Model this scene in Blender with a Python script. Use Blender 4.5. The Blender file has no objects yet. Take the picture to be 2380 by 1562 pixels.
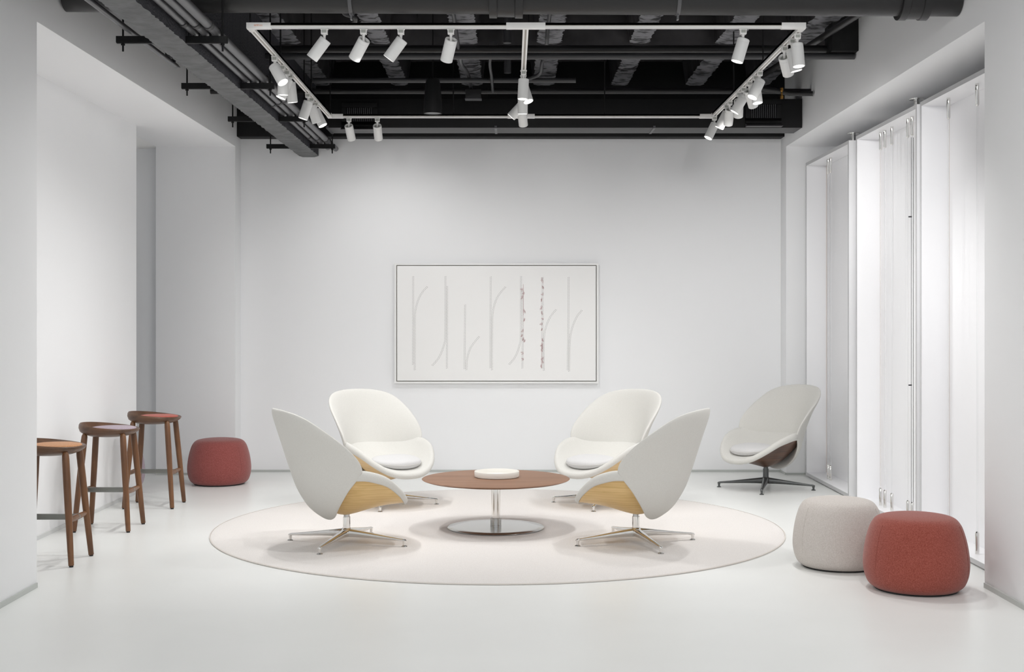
import bpy, math, random
from mathutils import Vector, Matrix, Euler
random.seed(7)
C = bpy.context.scene.collection
SC = bpy.context.scene
PI = math.pi
# ---------------------------------------------------------------- camera, world, exposure
CAM_H = 1.65
cam = bpy.data.cameras.new('camera'); cam.sensor_width = 36.0; cam.lens = 36.0*3000/2380
cam.shift_x = 3/2380; cam.shift_y = -38/2380; cam.clip_end = 100
camo = bpy.data.objects.new('camera', cam); C.objects.link(camo)
camo.location = (0, 0, CAM_H); camo.rotation_euler = (PI/2, 0, 0)
SC.camera = camo
W = bpy.data.worlds.new('world'); SC.world = W; W.use_nodes = True
W.node_tree.nodes['Background'].inputs[0].default_value = (0.93, 0.96, 1.0, 1)
W.node_tree.nodes['Background'].inputs[1].default_value = 0.83
SC.view_settings.view_transform = 'Standard'; SC.view_settings.look = 'None'
SC.view_settings.exposure = -0.22; SC.view_settings.gamma = 1.0; SC.view_settings.use_curve_mapping = False
SPOT_W = 50.0; FILL_W = 140.0; CONE = 118
LAMP_K = [0.53, 1.09, 0.62, 0.4, 0.15, 0.77, 1.25, 0.84, 1.08, 0.63, 1.0, 1.15, 0.4, 0.5, 1.16, 1.15, 0.85, 1.35, 1.2, 0.67, 1.6, 1.4, 0.52, 1.65, 1.35, 0.62, 0.45, 0.15, 0.5, 0.95]    # dimmer setting of each track spot, in the order they are built
SC.cycles.max_bounces = 12; SC.cycles.diffuse_bounces = 7; SC.cycles.sample_clamp_indirect = 6.0
SC.cycles.use_denoising = True

def fill_lamp(loc, aim, watts, cone=140):
    """added fill spot without a fixture, out of view above the frame"""
    l = bpy.data.lights.new('fill_lamp', 'SPOT'); l.energy = watts; l.spot_size = math.radians(cone); l.spot_blend = .8
    l.shadow_soft_size = .15; l.color = (1.0, .99, .98)
    o = bpy.data.objects.new('fill_lamp', l); C.objects.link(o); o.location = loc
    o.rotation_mode = 'QUATERNION'; o.rotation_quaternion = Vector(aim).to_track_quat('-Z', 'Y')
for bx_, by_ in ((-1.8, 2.2), (1.8, 2.2), (-1.8, 5.2), (1.8, 5.2)):  # unseen fill lights added to brighten the room
    fill_lamp((bx_, by_, 3.6), (0, .8, -1), FILL_W)

# ---------------------------------------------------------------- materials
def nt(m): return m.node_tree.nodes, m.node_tree.links
def mat(name, col, rough=0.6, metal=0.0, spec=0.5, var=0.0, vscale=6.0, bump=0.0, bscale=60.0, sheen=0.0, stretch=None, col2=None, det=3.0, ramp=(.35, .65)):
    m = bpy.data.materials.new(name); m.use_nodes = True
    N, L = nt(m); b = N['Principled BSDF']
    b.inputs['Base Color'].default_value = (*col, 1); b.inputs['Roughness'].default_value = rough
    b.inputs['Metallic'].default_value = metal; b.inputs['Specular IOR Level'].default_value = spec
    if sheen:
        b.inputs['Sheen Weight'].default_value = sheen; b.inputs['Sheen Roughness'].default_value = 0.4
    tc = N.new('ShaderNodeTexCoord'); mp = N.new('ShaderNodeMapping'); L.new(tc.outputs['Object'], mp.inputs[0])
    if stretch: mp.inputs['Scale'].default_value = stretch
    if var or col2:
        n = N.new('ShaderNodeTexNoise'); n.inputs['Scale'].default_value = vscale; n.inputs['Detail'].default_value = det
        L.new(mp.outputs[0], n.inputs[0])
        r = N.new('ShaderNodeValToRGB'); L.new(n.outputs[0], r.inputs[0])
        a = col if col2 else tuple(max(0, c*(1-var)) for c in col)
        z = col2 if col2 else tuple(min(1, c*(1+var)) for c in col)
        r.color_ramp.elements[0].position = ramp[0]; r.color_ramp.elements[1].position = ramp[1]
        r.color_ramp.elements[0].color = (*a, 1); r.color_ramp.elements[1].color = (*z, 1)
        L.new(r.outputs[0], b.inputs['Base Color'])
    if bump:
        n2 = N.new('ShaderNodeTexNoise'); n2.inputs['Scale'].default_value = bscale; n2.inputs['Detail'].default_value = 4
        L.new(mp.outputs[0], n2.inputs[0])
        bp = N.new('ShaderNodeBump'); bp.inputs['Strength'].default_value = bump; bp.inputs['Distance'].default_value = 0.01
        L.new(n2.outputs[0], bp.inputs['Height']); L.new(bp.outputs[0], b.inputs['Normal'])
    return m

def wood(name, dark, light, scale=(3, 26, 26), rough=0.38, rings=2.2, dist=4.0, wmix=.12):
    m = bpy.data.materials.new(name); m.use_nodes = True
    N, L = nt(m); b = N['Principled BSDF']; b.inputs['Roughness'].default_value = rough
    tc = N.new('ShaderNodeTexCoord'); mp = N.new('ShaderNodeMapping'); L.new(tc.outputs['Object'], mp.inputs[0])
    mp.inputs['Scale'].default_value = scale
    n = N.new('ShaderNodeTexNoise'); n.inputs['Scale'].default_value = 1.0; n.inputs['Detail'].default_value = 6; n.inputs['Distortion'].default_value = 0.6
    L.new(mp.outputs[0], n.inputs[0])
    w = N.new('ShaderNodeTexWave'); w.wave_type = 'BANDS'; w.bands_direction = 'Z'; w.inputs['Scale'].default_value = rings/10
    w.inputs['Distortion'].default_value = dist; w.inputs['Detail'].default_value = 3
    L.new(mp.outputs[0], w.inputs[0])
    mx = N.new('ShaderNodeMix'); mx.data_type = 'FLOAT'; mx.inputs[0].default_value = wmix
    L.new(n.outputs[0], mx.inputs[2]); L.new(w.outputs[1], mx.inputs[3])
    r = N.new('ShaderNodeValToRGB'); L.new(mx.outputs[0], r.inputs[0])
    r.color_ramp.elements[0].position = 0.25; r.color_ramp.elements[1].position = 0.72
    r.color_ramp.elements[0].color = (*dark, 1); r.color_ramp.elements[1].color = (*light, 1)
    L.new(r.outputs[0], b.inputs['Base Color'])
    return m

def fabric(name, col, col2, weave=420.0, sheen=0.25, vs=180.0):
    m = bpy.data.materials.new(name); m.use_nodes = True
    N, L = nt(m); b = N['Principled BSDF']; b.inputs['Roughness'].default_value = 0.95
    b.inputs['Specular IOR Level'].default_value = 0.15
    b.inputs['Sheen Weight'].default_value = sheen; b.inputs['Sheen Roughness'].default_value = 0.5
    tc = N.new('ShaderNodeTexCoord')
    n = N.new('ShaderNodeTexNoise'); n.inputs['Scale'].default_value = vs; n.inputs['Detail'].default_value = 5; n.inputs['Roughness'].default_value = 0.7
    L.new(tc.outputs['Object'], n.inputs[0])
    r = N.new('ShaderNodeValToRGB'); L.new(n.outputs[0], r.inputs[0])
    r.color_ramp.elements[0].position = 0.38; r.color_ramp.elements[1].position = 0.64
    r.color_ramp.elements[0].color = (*col, 1); r.color_ramp.elements[1].color = (*col2, 1)
    L.new(r.outputs[0], b.inputs['Base Color'])
    n2 = N.new('ShaderNodeTexNoise'); n2.inputs['Scale'].default_value = weave; n2.inputs['Detail'].default_value = 2
    L.new(tc.outputs['Object'], n2.inputs[0])
    bp = N.new('ShaderNodeBump'); bp.inputs['Strength'].default_value = 0.35; bp.inputs['Distance'].default_value = 0.003
    L.new(n2.outputs[0], bp.inputs['Height']); L.new(bp.outputs[0], b.inputs['Normal'])
    return m

def emis(name, col, st):
    m = bpy.data.materials.new(name); m.use_nodes = True
    b = m.node_tree.nodes['Principled BSDF']
    b.inputs['Base Color'].default_value = (.9, .9, .9, 1)
    b.inputs['Emission Color'].default_value = (*col, 1); b.inputs['Emission Strength'].default_value = st
    return m

def glass(name):
    m = bpy.data.materials.new(name); m.use_nodes = True
    b = m.node_tree.nodes['Principled BSDF']
    b.inputs['Base Color'].default_value = (.97, .98, .98, 1); b.inputs['Roughness'].default_value = 0.03
    b.inputs['Transmission Weight'].default_value = 1.0; b.inputs['IOR'].default_value = 1.06
    return m

M = dict(
    wall=mat('wall_paint', (.885, .89, .90), .55, spec=.3, bump=.02, bscale=180),
    cream=mat('soffit_paint', (.88, .88, .87), .5, spec=.3),
    floor=mat('floor_resin', (.83, .84, .82), .33, spec=.45, var=.012, vscale=1.5),
    base2=mat('baseboard_paint', (.68, .69, .69), .45, spec=.4),
    base=mat('baseboard_gap_shade', (.50, .52, .50), .4, spec=.5),
    lacquer=mat('white_lacquer', (.91, .91, .925), .3, spec=.5),
    edgeshade=mat('case_edge_shade', (.55, .55, .56), .45),  # shade of the front edges put into the colour
    gapshade=mat('panel_gap_shade', (.70, .63, .59), .6),  # brownish tone stands in for shade in the corner gap
    black=mat('black_paint', (.009, .009, .0095), .6, spec=.25, bump=.3, bscale=25),
    deck=mat('black_deck', (.034, .032, .034), .55, spec=.3, bump=.25, bscale=14, var=.4, vscale=3),
    pipe=mat('black_pipe', (.017, .0165, .017), .4, spec=.45, bump=.12, bscale=22),
    darkconduit=mat('dark_conduit', (.040, .040, .043), .36, spec=.5),
    conduit=mat('grey_conduit', (.085, .085, .09), .32, spec=.6),
    joist=mat('joist_plaster', (.012, .012, .014), .6, spec=.4, bump=.7, bscale=40, vscale=16, col2=(.19, .19, .205), det=9, stretch=(.6, 1.0, 1), ramp=(.38, .50)),
    beam=mat('beam_plaster', (.125, .127, .13), .6, spec=.4, bump=.35, bscale=30, var=.2, vscale=9, det=7),
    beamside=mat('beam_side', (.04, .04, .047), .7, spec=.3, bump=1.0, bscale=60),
    duct=mat('duct_black', (.010, .010, .0105), .5, spec=.25),
    ductgrey=mat('duct_underside', (.085, .085, .088), .55),
    track=mat('track_white', (.88, .87, .85), .35),
    head=mat('head_white', (.80, .80, .79), .42, spec=.4),
    trackslot=mat('track_slot', (.45, .42, .38), .5),
    label=mat('label_grey', (.42, .43, .40), .6),
    lens=emis('lamp_lens', (1, .98, .94), 9.0),
    chrome=mat('chrome', (.80, .79, .77), .07, metal=1.0),
    steel=mat('brushed_steel', (.56, .56, .55), .22, metal=1.0),
    darkmetal=mat('dark_metal', (.11, .115, .115), .32, metal=.5),
    footbar=mat('footbar_metal', (.23, .235, .22), .38, metal=.7),
    foam=fabric('chair_fabric', (.63, .62, .585), (.70, .692, .66), 600, .1, 260),
    padfab=fabric('chair_pad_fabric', (.62, .615, .615), (.69, .685, .685), 600, .1, 260),
    redfab=fabric('red_fabric', (.245, .053, .037), (.36, .102, .076), 380, .25, 150),
    pinkfab=fabric('rose_fabric', (.225, .056, .050), (.34, .105, .094), 380, .25, 150),
    whitefab=fabric('oatmeal_fabric', (.52, .475, .44), (.63, .59, .555), 380, .15, 150),
    lavfab=fabric('lavender_fabric', (.33, .26, .31), (.48, .40, .455), 380, .2, 150),
    orangefab=fabric('orange_fabric', (.52, .24, .10), (.68, .36, .19), 380, .2, 150),
    redpad=fabric('red_pad_fabric', (.38, .075, .055), (.52, .14, .10), 380, .2, 150),
    rug=fabric('rug_wool', (.68, .65, .625), (.77, .742, .72), 260, .0, 150),
    rugedge=mat('rug_edge', (.66, .62, .58), .9, spec=.1),
    underside=mat('pouf_underside', (.02, .02, .02), .8),
    oak=wood('oak_veneer', (.63, .41, .155), (.82, .585, .28), (3.0, 12, 26), .35, 6.0, 7.0),
    walnut=wood('walnut_veneer', (.050, .024, .015), (.165, .080, .047), (3.0, 12, 30), .38, 4.0, 6.0),
    stoolwood=wood('stool_walnut', (.075, .030, .012), (.20, .088, .034), (18, 18, 2.5), .34, 2.0, 3.0),
    seatwood=wood('stool_seat_walnut', (.055, .026, .013), (.15, .072, .036), (3, 26, 26), .36, 2.0, 3.0),
    tablewood=wood('table_walnut', (.19, .095, .052), (.31, .17, .102), (1.4, 16, 16), .52, 1.5, 2.0),
    ceramic=mat('cream_ceramic', (.84, .82, .77), .4),
    frame=mat('frame_white', (.84, .84, .83), .4),
    gap=mat('frame_gap', (.30, .26, .21), .7),
    paper=mat('art_paper', (.92, .915, .905), .6, spec=.2),
    ink=mat('art_ink', (.36, .35, .34), .8),
    redink=mat('art_thread', (.46, .25, .26), .8),
    clear=glass('clear_acrylic'),
    cable=mat('black_cable', (.03, .03, .035), .5),
    brass=mat('brass', (.55, .30, .08), .3, metal=1.0),
    gril=mat('grille_grey', (.07, .07, .075), .5),
)

# ---------------------------------------------------------------- helpers
class MB:
    def __init__(s): s.v = []; s.f = []; s.m = []
    def face(s, f, mi=0): s.f.append(f); s.m.append(mi)
    def box(s, x0, x1, y0, y1, z0, z1, mi=0, rot=None, piv=None):
        b = len(s.v)
        P = [(x, y, z) for z in (z0, z1) for y in (y0, y1) for x in (x0, x1)]
        if rot is not None:
            pv = Vector(piv or ((x0+x1)/2, (y0+y1)/2, (z0+z1)/2))
            P = [tuple(rot @ (Vector(p)-pv)+pv) for p in P]
        s.v += P
        for f in ((0, 2, 3, 1), (4, 5, 7, 6), (0, 1, 5, 4), (2, 6, 7, 3), (0, 4, 6, 2), (1, 3, 7, 5)):
            s.face(tuple(b+i for i in f), mi)
    def tube(s, pts, rad, n=12, mi=0, cap=True):
        pts = [Vector(p) for p in pts]
        rads = rad if isinstance(rad, (list, tuple)) else [rad]*len(pts)
        b = len(s.v); up = None
        for i, p in enumerate(pts):
            if i == 0: t = pts[1]-pts[0]
            elif i == len(pts)-1: t = pts[-1]-pts[-2]
            else: t = (pts[i+1]-p).normalized()+(p-pts[i-1]).normalized()
            if t.length < 1e-9: t = Vector((0, 0, 1))
            t.normalize()
            if up is None:
                up = Vector((0, 0, 1)) if abs(t.z) < .9 else Vector((1, 0, 0))
                a = t.cross(up).normalized()
            else:
                a = (a - t*a.dot(t)).normalized()
            c = t.cross(a)
            for k in range(n):
                an = 2*PI*k/n
                s.v.append(tuple(p+(a*math.cos(an)+c*math.sin(an))*rads[i]))
        for i in range(len(pts)-1):
            for k in range(n):
                s.face((b+i*n+k, b+i*n+(k+1) % n, b+(i+1)*n+(k+1) % n, b+(i+1)*n+k), mi)
        if cap:
            s.face(tuple(b+k for k in range(n-1, -1, -1)), mi)
            s.face(tuple(b+(len(pts)-1)*n+k for k in range(n)), mi)
    def lathe(s, prof, n=48, c=(0, 0, 0), mi=0, closed=False):
        b = len(s.v); R = len(prof)
        for r, z in prof:
            for k in range(n):
                a = 2*PI*k/n
                s.v.append((c[0]+r*math.cos(a), c[1]+r*math.sin(a), c[2]+z))
        for i in range(R-1 if not closed else R):
            for k in range(n):
                j = (i+1) % R
                s.face((b+i*n+k, b+i*n+(k+1) % n, b+j*n+(k+1) % n, b+j*n+k), mi)
        if not closed:
            if prof[0][0] > 1e-6: s.face(tuple(b+k for k in range(n-1, -1, -1)), mi)
            if prof[-1][0] > 1e-6: s.face(tuple(b+(R-1)*n+k for k in range(n)), mi)
    def grid(s, rows, closed_u=True, mi=0):
        b = len(s.v); n = len(rows[0])
        for r in rows: s.v += [tuple(p) for p in r]
        for i in range(len(rows)-1):
            for k in range(n if closed_u else n-1):
                s.face((b+i*n+k, b+i*n+(k+1) % n, b+(i+1)*n+(k+1) % n, b+(i+1)*n+k), mi)
    def prism(s, poly, ax, a0, a1, mi=0):   # poly in the two other axes
        b = len(s.v); n = len(poly)
        for a in (a0, a1):
            for p, q in poly:
                s.v.append((a, p, q) if ax == 'x' else (p, a, q) if ax == 'y' else (p, q, a))
        for k in range(n): s.face((b+k, b+(k+1) % n, b+n+(k+1) % n, b+n+k), mi)
        s.face(tuple(b+k for k in range(n-1, -1, -1)), mi); s.face(tuple(b+n+k for k in range(n)), mi)
    def build(s, name, mats, parent=None, smooth=True, ang=35, bevel=0.0, loc=None):
        me = bpy.data.meshes.new(name); me.from_pydata(s.v, [], s.f)
        mats = mats if isinstance(mats, (list, tuple)) else [mats]
        for m in mats: me.materials.append(m)
        me.polygons.foreach_set('material_index', s.m)
        import bmesh
        bm = bmesh.new(); bm.from_mesh(me)
        bmesh.ops.remove_doubles(bm, verts=bm.verts, dist=1e-6)
        bmesh.ops.recalc_face_normals(bm, faces=bm.faces)
        if bevel:
            es = [e for e in bm.edges if len(e.link_faces) == 2 and e.calc_face_angle(0) > .6]
            bmesh.ops.bevel(bm, geom=es, offset=bevel, segments=2, affect='EDGES', profile=.6)
        bm.to_mesh(me); bm.free()
        if smooth:
            me.polygons.foreach_set('use_smooth', [True]*len(me.polygons))
            me.set_sharp_from_angle(angle=math.radians(ang))
        o = bpy.data.objects.new(name, me); C.objects.link(o)
        if loc is not None: o.location = loc
        if parent: o.parent = parent
        return o

def tag(o, label=None, cat=None, group=None, kind=None):
    if label: o['label'] = label
    if cat: o['category'] = cat
    if group: o['group'] = group
    if kind: o['kind'] = kind
    return o
def thing(name, label, cat, loc=(0, 0, 0), rz=0, group=None):
    o = bpy.data.objects.new(name, None); C.objects.link(o); o.location = loc; o.rotation_euler = (0, 0, rz)
    o.empty_display_size = .1
    return tag(o, label, cat, group)
def struct(o, label=None): return tag(o, label, None, None, 'structure')
def lerp_tab(tab, t):
    if t <= tab[0][0]: return tab[0][1]
    for (a, va), (b, vb) in zip(tab, tab[1:]):
        if t <= b:
            return va+(vb-va)*(t-a)/(b-a)
    return tab[-1][1]
def smooth_tab(tab, t):      # catmull-rom through a table
    if t <= tab[0][0]: return tab[0][1]
    if t >= tab[-1][0]: return tab[-1][1]
    for i in range(len(tab)-1):
        if t <= tab[i+1][0]:
            x0, y0 = tab[i]; x1, y1 = tab[i+1]
            m0 = (y1-tab[i-1][1])/(x1-tab[i-1][0]) if i > 0 else (y1-y0)/(x1-x0)
            m1 = (tab[i+2][1]-y0)/(tab[i+2][0]-x0) if i+2 < len(tab) else (y1-y0)/(x1-x0)
            h = x1-x0; u = (t-x0)/h
            return (2*u**3-3*u*u+1)*y0+(u**3-2*u*u+u)*h*m0+(-2*u**3+3*u*u)*y1+(u**3-u*u)*h*m1
def closed_cr(pts, per):     # closed catmull-rom
    n = len(pts); out = []
    for i in range(n):
        p0, p1, p2, p3 = (Vector(pts[(i+j-1) % n]) for j in range(4))
        for k in range(per):
            u = k/per
            out.append(.5*((2*p1)+(p2-p0)*u+(2*p0-5*p1+4*p2-p3)*u*u+(3*p1-p0-3*p2+p3)*u**3))
    return out
def cr(pts, per):
    P = [Vector(p) for p in pts]; P = [2*P[0]-P[1]]+P+[2*P[-1]-P[-2]]; out = []
    for i in range(1, len(P)-2):
        p0, p1, p2, p3 = P[i-1:i+3]
        for k in range(per):
            u = k/per
            out.append(.5*((2*p1)+(p2-p0)*u+(2*p0-5*p1+4*p2-p3)*u*u+(3*p1-p0-3*p2+p3)*u**3))
    return out+[P[-2]]

# ================================================================ ROOM SHELL
XW = 2.925; YB = 13.98; YJN = 7.97; YJF = 13.71; ZS = 3.49; ZC = 4.14; ZD = 4.55; Y0 = 2.0
b = MB(); b.box(-5.6, 4.6, -3.0, YB+.3, -.1, 0); struct(b.build('floor', M['floor']), 'glossy pale grey resin floor')
b = MB(); b.box(-4.9, 4.3, YB, YB+.15, 0, ZD); struct(b.build('wall_back', M['wall']), 'white back wall with a framed drawing')
poly = [(Y0, 0), (YJN, 0), (YJN, ZS), (YJF, ZS), (YJF, 0), (YB, 0), (YB, ZD), (Y0, ZD)]
b = MB(); b.prism(poly, 'x', -XW, -3.77); struct(b.build('wall_left', M['wall'], bevel=.004), 'white left wall with a wide recess')
b = MB(); b.prism(poly, 'x', XW, 4.1); struct(b.build('wall_right', M['wall'], bevel=.004), 'white right wall with a wide recess')
b = MB(); b.box(-3.77, -3.55, YJN-.1, 12.24, 0, ZS+.02); struct(b.build('wall_recess', M['wall']), 'white panel wall behind the bar stools')
b = MB(); b.box(-5.2, -5.0, 8.0, YB, 0, ZD); struct(b.build('wall_passage', M['wall']), 'white side wall of the passage')
b = MB(); b.box(-5.2, -3.70, 13.9, YB, 0, ZS); struct(b.build('wall_passage_end', M['wall']), 'shaded white end wall of the passage')
b = MB(); b.box(-5.2, -3.77, 8.0, YB, ZS, ZS+.1); struct(b.build('ceiling_passage', M['cream']), 'white soffit over the passage')
b = MB(); b.box(3.85, 4.1, YJN-.1, YJF+.1, 0, ZS+.05); struct(b.build('wall_bay', M['wall']), 'white wall behind the pivoting display cases')
# grey wall-base strips coloured as a shadow gap; paler baseboard in the recess
b = MB(); b.box(-XW, XW, YB-.012, YB, 0, .024); struct(b.build('baseboard_back', M['base']))
b = MB(); b.box(-3.55, -3.538, YJN, 12.24, 0, .03); struct(b.build('baseboard_recess', M['base2']))
b = MB(); b.box(-3.77, -XW, YJF-.012, YJF, 0, .024); b.box(-XW, -XW+.012, YJF, YB, 0, .024); struct(b.build('baseboard_left', M['base']))
b = MB(); b.box(XW, 3.9, YJF-.012, YJF, 0, .024); b.box(XW-.012, XW, YJF, YB, 0, .024); struct(b.build('baseboard_right', M['base']))
for nm, s in (('baseboard_left_near', -1), ('baseboard_right_near', 1)):
    b = MB(); b.box(s*XW, s*(XW-.012), 2, YJN-.02, 0, .03); struct(b.build(nm, M['base']))

# ---------------------------------------------------------------- ceiling: deck, joists, ribs, beams
ceil = bpy.data.objects.new('ceiling', None); C.objects.link(ceil)
struct(ceil, 'exposed black concrete joist ceiling')
b = MB()                                   # corrugated deck
ny = 0
xs = [-4.2+i*.045 for i in range(int(8.5/.045))]
ys = [Y0+i*.05 for i in range(int((YB-Y0)/.05)+2)]
rows = []
for i, y in enumerate(ys):
    dz = .010*(1 if (i//2) % 2 else 0)
    rows.append([(-4.3, y, ZD-dz), (4.2, y, ZD-dz)])
b.grid(rows, closed_u=False); b.box(-4.3, 4.2, Y0, YB+.1, ZD+.02, ZD+.1)
b.build('deck', M['deck'], ceil, smooth=False)
def rough_bar(x0, x1, y0, y1, z0, z1, name, mats, jit=.012, step=.05, slope=.05, along='y', side_mi=1, par='ceiling'):
    mb = MB(); n = max(2, int((y1-y0)/step)); rows = []
    for i in range(n+1):
        y = y0+(y1-y0)*i/n
        j = lambda a=jit: random.uniform(-a, a)
        k = 6
        row = [(x0-slope, y, z1)]
        row.append((x0-slope*.3+j()*.5, y, z0+(z1-z0)*.35))
        e0 = x0+j(); e1 = x1+j(); zz = z0+abs(j(jit*.15))
        row.append((e0, y, zz+.012)); 
        for q in range(1, 5): row.append((e0+(e1-e0)*q/5, y, z0+j(jit*.03)))
        row.append((e1, y, z0+abs(j(jit*.15))+.012))
        row.append((x1+slope*.3+j()*.5, y, z0+(z1-z0)*.35)); row.append((x1+slope, y, z1))
        if along == 'x': row = [(p[1], p[0], p[2]) for p in row]
        rows.append(row)
    base = len(mb.v); w = len(rows[0])
    for r in rows: mb.v += r
    for i in range(n):
        for k in range(w-1):
            mi = 0 if 2 <= k <= 6 else side_mi
            mb.face((base+i*w+k, base+i*w+k+1, base+(i+1)*w+k+1, base+(i+1)*w+k), mi)
    mb.face(tuple(base+k for k in range(w)), side_mi); mb.face(tuple(base+n*w+k for k in range(w)), side_mi)
    o = mb.build(name, mats, ceil if par else None, smooth=True, ang=25)
    if not par: struct(o, 'grey plastered beam running to the back wall')
    return o
for cx, w in ((-2.80, .2), (-2.02, .22), (-1.18, .17), (-.41, .22), (.35, .22), (1.165, .18), (1.96, .20), (2.64, .24)):
    rough_bar(cx-w/2, cx+w/2, 2.0, YB-.05, 4.15, ZD, 'joist', [M['joist'], M['deck']], jit=.010, step=.035)
for ya, yb in ((11.72, 12.0), (8.9, 9.15)):
    rough_bar(ya, yb, -XW, XW, 4.10, ZD, 'rib', [M['joist'], M['deck']], along='x', jit=.008)
# smooth pan panels seen between the joists
for cx in (-2.41, -1.60, -.80, -.03, .76, 1.56, 2.30):
    for ya, yb in ((9.4, 11.6), (12.1, 13.8)):
        mb = MB(); rows = []
        w = .26
        for i in range(9):
            t = i/8; y = ya+(yb-ya)*t
            e = min(1, min(t, 1-t)*5)
            rows.append([(cx+w*u, y, 4.40+.09*(1-abs(u)**4)*math.sqrt(e)) for u in (-1, -.8, -.5, 0, .5, .8, 1)])
        mb.grid(rows, closed_u=False)
        mb.build('pan_panel', M['deck'], ceil)
# left plastered beam that runs to the back wall
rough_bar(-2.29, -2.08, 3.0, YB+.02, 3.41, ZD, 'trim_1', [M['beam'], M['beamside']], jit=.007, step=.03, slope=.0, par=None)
# beam along the back wall (smooth black), black block at the right wall
b = MB(); b.box(-XW, XW, 13.78, YB, 3.605, ZD); struct(b.build('trim_2', M['black'], bevel=.006), 'smooth black beam along the top of the back wall')
b = MB(); b.box(2.70, XW, 10.85, 11.1, 3.91, ZD); struct(b.build('trim_3', M['black'], bevel=.005), 'black block at the top of the right wall')

# ================================================================ TRACK LIGHTING
ZT = 3.60; DZ = ZT-CAM_H; YN = 8.57; YF = 12.37; XL = -1.73; XR = 1.935; XM = .10
trk = thing('light_track', 'white rectangular lighting track with middle bar hung under the black ceiling', 'light track', (0, 0, ZT))
def bar(a, c, name='track_bar'):
    mb = MB(); w = .019; h = .017
    (x0, y0), (x1, y1) = a, c
    if abs(x1-x0) > abs(y1-y0):
        mb.box(x0, x1, y0-w, y0-w*.35, -h, h); mb.box(x0, x1, y0+w*.35, y0+w, -h, h); mb.box(x0, x1, y0-w, y0+w, 0, h)
        mb.box(x0, x1, y0-w*.34, y0+w*.34, -h*.3, h*.2, 1)
        mb.box(x0, x1, y0-w-.0015, y0-w, -.004, .001, 1)
    else:
        mb.box(x0-w, x0-w*.35, y0, y1, -h, h); mb.box(x0+w*.35, x0+w, y0, y1, -h, h); mb.box(x0-w, x0+w, y0, y1, 0, h)
        mb.box(x0-w*.34, x0+w*.34, y0, y1, -h*.3, h*.2, 1)
    tag(mb.build(name, [M['track'], M['trackslot']], trk), None, None, None, None)
bar((XL, YN), (XM, YN)); bar((XM, YN), (XR, YN)); bar((XL, YF), (XM, YF)); bar((XM, YF), (XR, YF))
bar((XL, YN), (XL, YF)); bar((XR, YN), (XR, YF)); bar((XM, YN), (XM, YF))
for x, y, lx, ly in ((XL, YN, .1, .1), (XR, YN, .1, .1), (XL, YF, .09, .09), (XR, YF, .09, .09), (XM, YN, .13, .1), (XM, YF, .13, .1)):
    mb = MB()
    if x == XM: mb.box(x-lx, x+lx, y-.022, y+.022, -.02, .019)
    else:
        s = 1 if x == XL else -1; t = 1 if y == YN else -1
        mb.box(x-.022*s, x+lx*1.4*s, y-.022, y+.022, -.02, .019); mb.box(x-.022, x+.022, y+.022*t, y+ly*t, -.02, .019)
    mb.build('track_connector', M['track'], trk, bevel=.002)
mb = MB(); mb.box(XL+.03, XL+.085, YN-.0235, YN-.022, -.006, .006)
tag(mb.build('warning_print', mat('warning_print', (.80, .45, .33), .6, col2=(.86, .80, .75), vscale=160), trk), 'faded orange print on the corner connector')
for x, y in ((XL, YN), (-.62, YN), (XM+.02, YN), (XR-.08, YN), (XL, 9.7), (XL, 11.2), (XR, 9.9), (XR, 11.2), (XL, YF), (-.55, YF), (.9, YF)):
    mb = MB(); mb.tube([(x, y, .015), (x, y, 4.5-ZT)], .006, 8); mb.build('suspension_rod', M['black'], trk)

HEADS = []
def head(track, pos, dx, dy, label, cone=None):
    """one spot on the track; pos is the place along it."""
    x, y = {'near': (pos, YN), 'far': (pos, YF), 'left': (XL, pos), 'mid': (XM, pos), 'right': (XR, pos)}[track]
    t = thing('track_light', label, 'spotlight', (x, y, ZT-.02), 0, 'white cylinder spotlights on the track')
    mb = MB(); mb.box(-.021, .021, -.019, .019, -.036, .002); mb.box(-.025, .025, -.012, .012, -.006, .002); mb.box(-.017, .017, -.0195, -.019, -.03, -.006, 1)
    mb.build('adapter', [M['track'], M['label']], t, bevel=.0015)
    d = Vector((dx, dy, -1)).normalized()
    pv = Vector((0, 0, -.082))
    mb = MB(); mb.tube([(0, 0, -.034), (0, 0, -.05), (0, 0, -.088)], [.013, .009, .009], 10)
    mb.build('stem', M['track'], t)
    # housing: local z axis = -d (lens end at -z)
    q = (-d).to_track_quat('Z', 'Y'); off = pv - (-d)*.03
    mb = MB(); R = .041
    mb.lathe([(R-.006, -.105), (R-.0035, -.112), (R, -.110), (R, .018), (R-.0012, .0185), (R-.0012, .0205), (R, .021), (R, .042), (R-.003, .046), (R-.006, .044), (R-.008, .030), (0, .030)], 28)
    h = mb.build('housing', M['head'], t); h.rotation_mode = 'QUATERNION'; h.rotation_quaternion = q; h.location = off
    mb = MB(); mb.lathe([(0, -.106), (R-.013, -.106), (R-.010, -.108), (R-.006, -.106), (R-.006, -.095), (0, -.095)], 24)
    l = mb.build('lens', M['lens'], h)
    mb = MB(); mb.lathe([(0, .030), (.026, .030), (.026, .036), (.020, .038), (.018, .033), (0, .033)], 20)
    mb.build('end_cap', M['label'], h)
    s = bpy.data.lights.new('lamp', 'SPOT'); s.energy = SPOT_W*LAMP_K[len(HEADS)]; HEADS.append(t); s.spot_size = math.radians(cone or CONE); s.spot_blend = 1.0
    s.shadow_soft_size = .014; s.color = (1.0, .991, .98)
    lo = bpy.data.objects.new('lamp', s); C.objects.link(lo); lo.parent = h; lo.location = (0, 0, -.118)
    return t
X8 = lambda px: (px-1187)*YN/3000
X12 = lambda px: (px-1187)*YF/3000
YY = lambda py: DZ*3000/(743-py)
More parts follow.
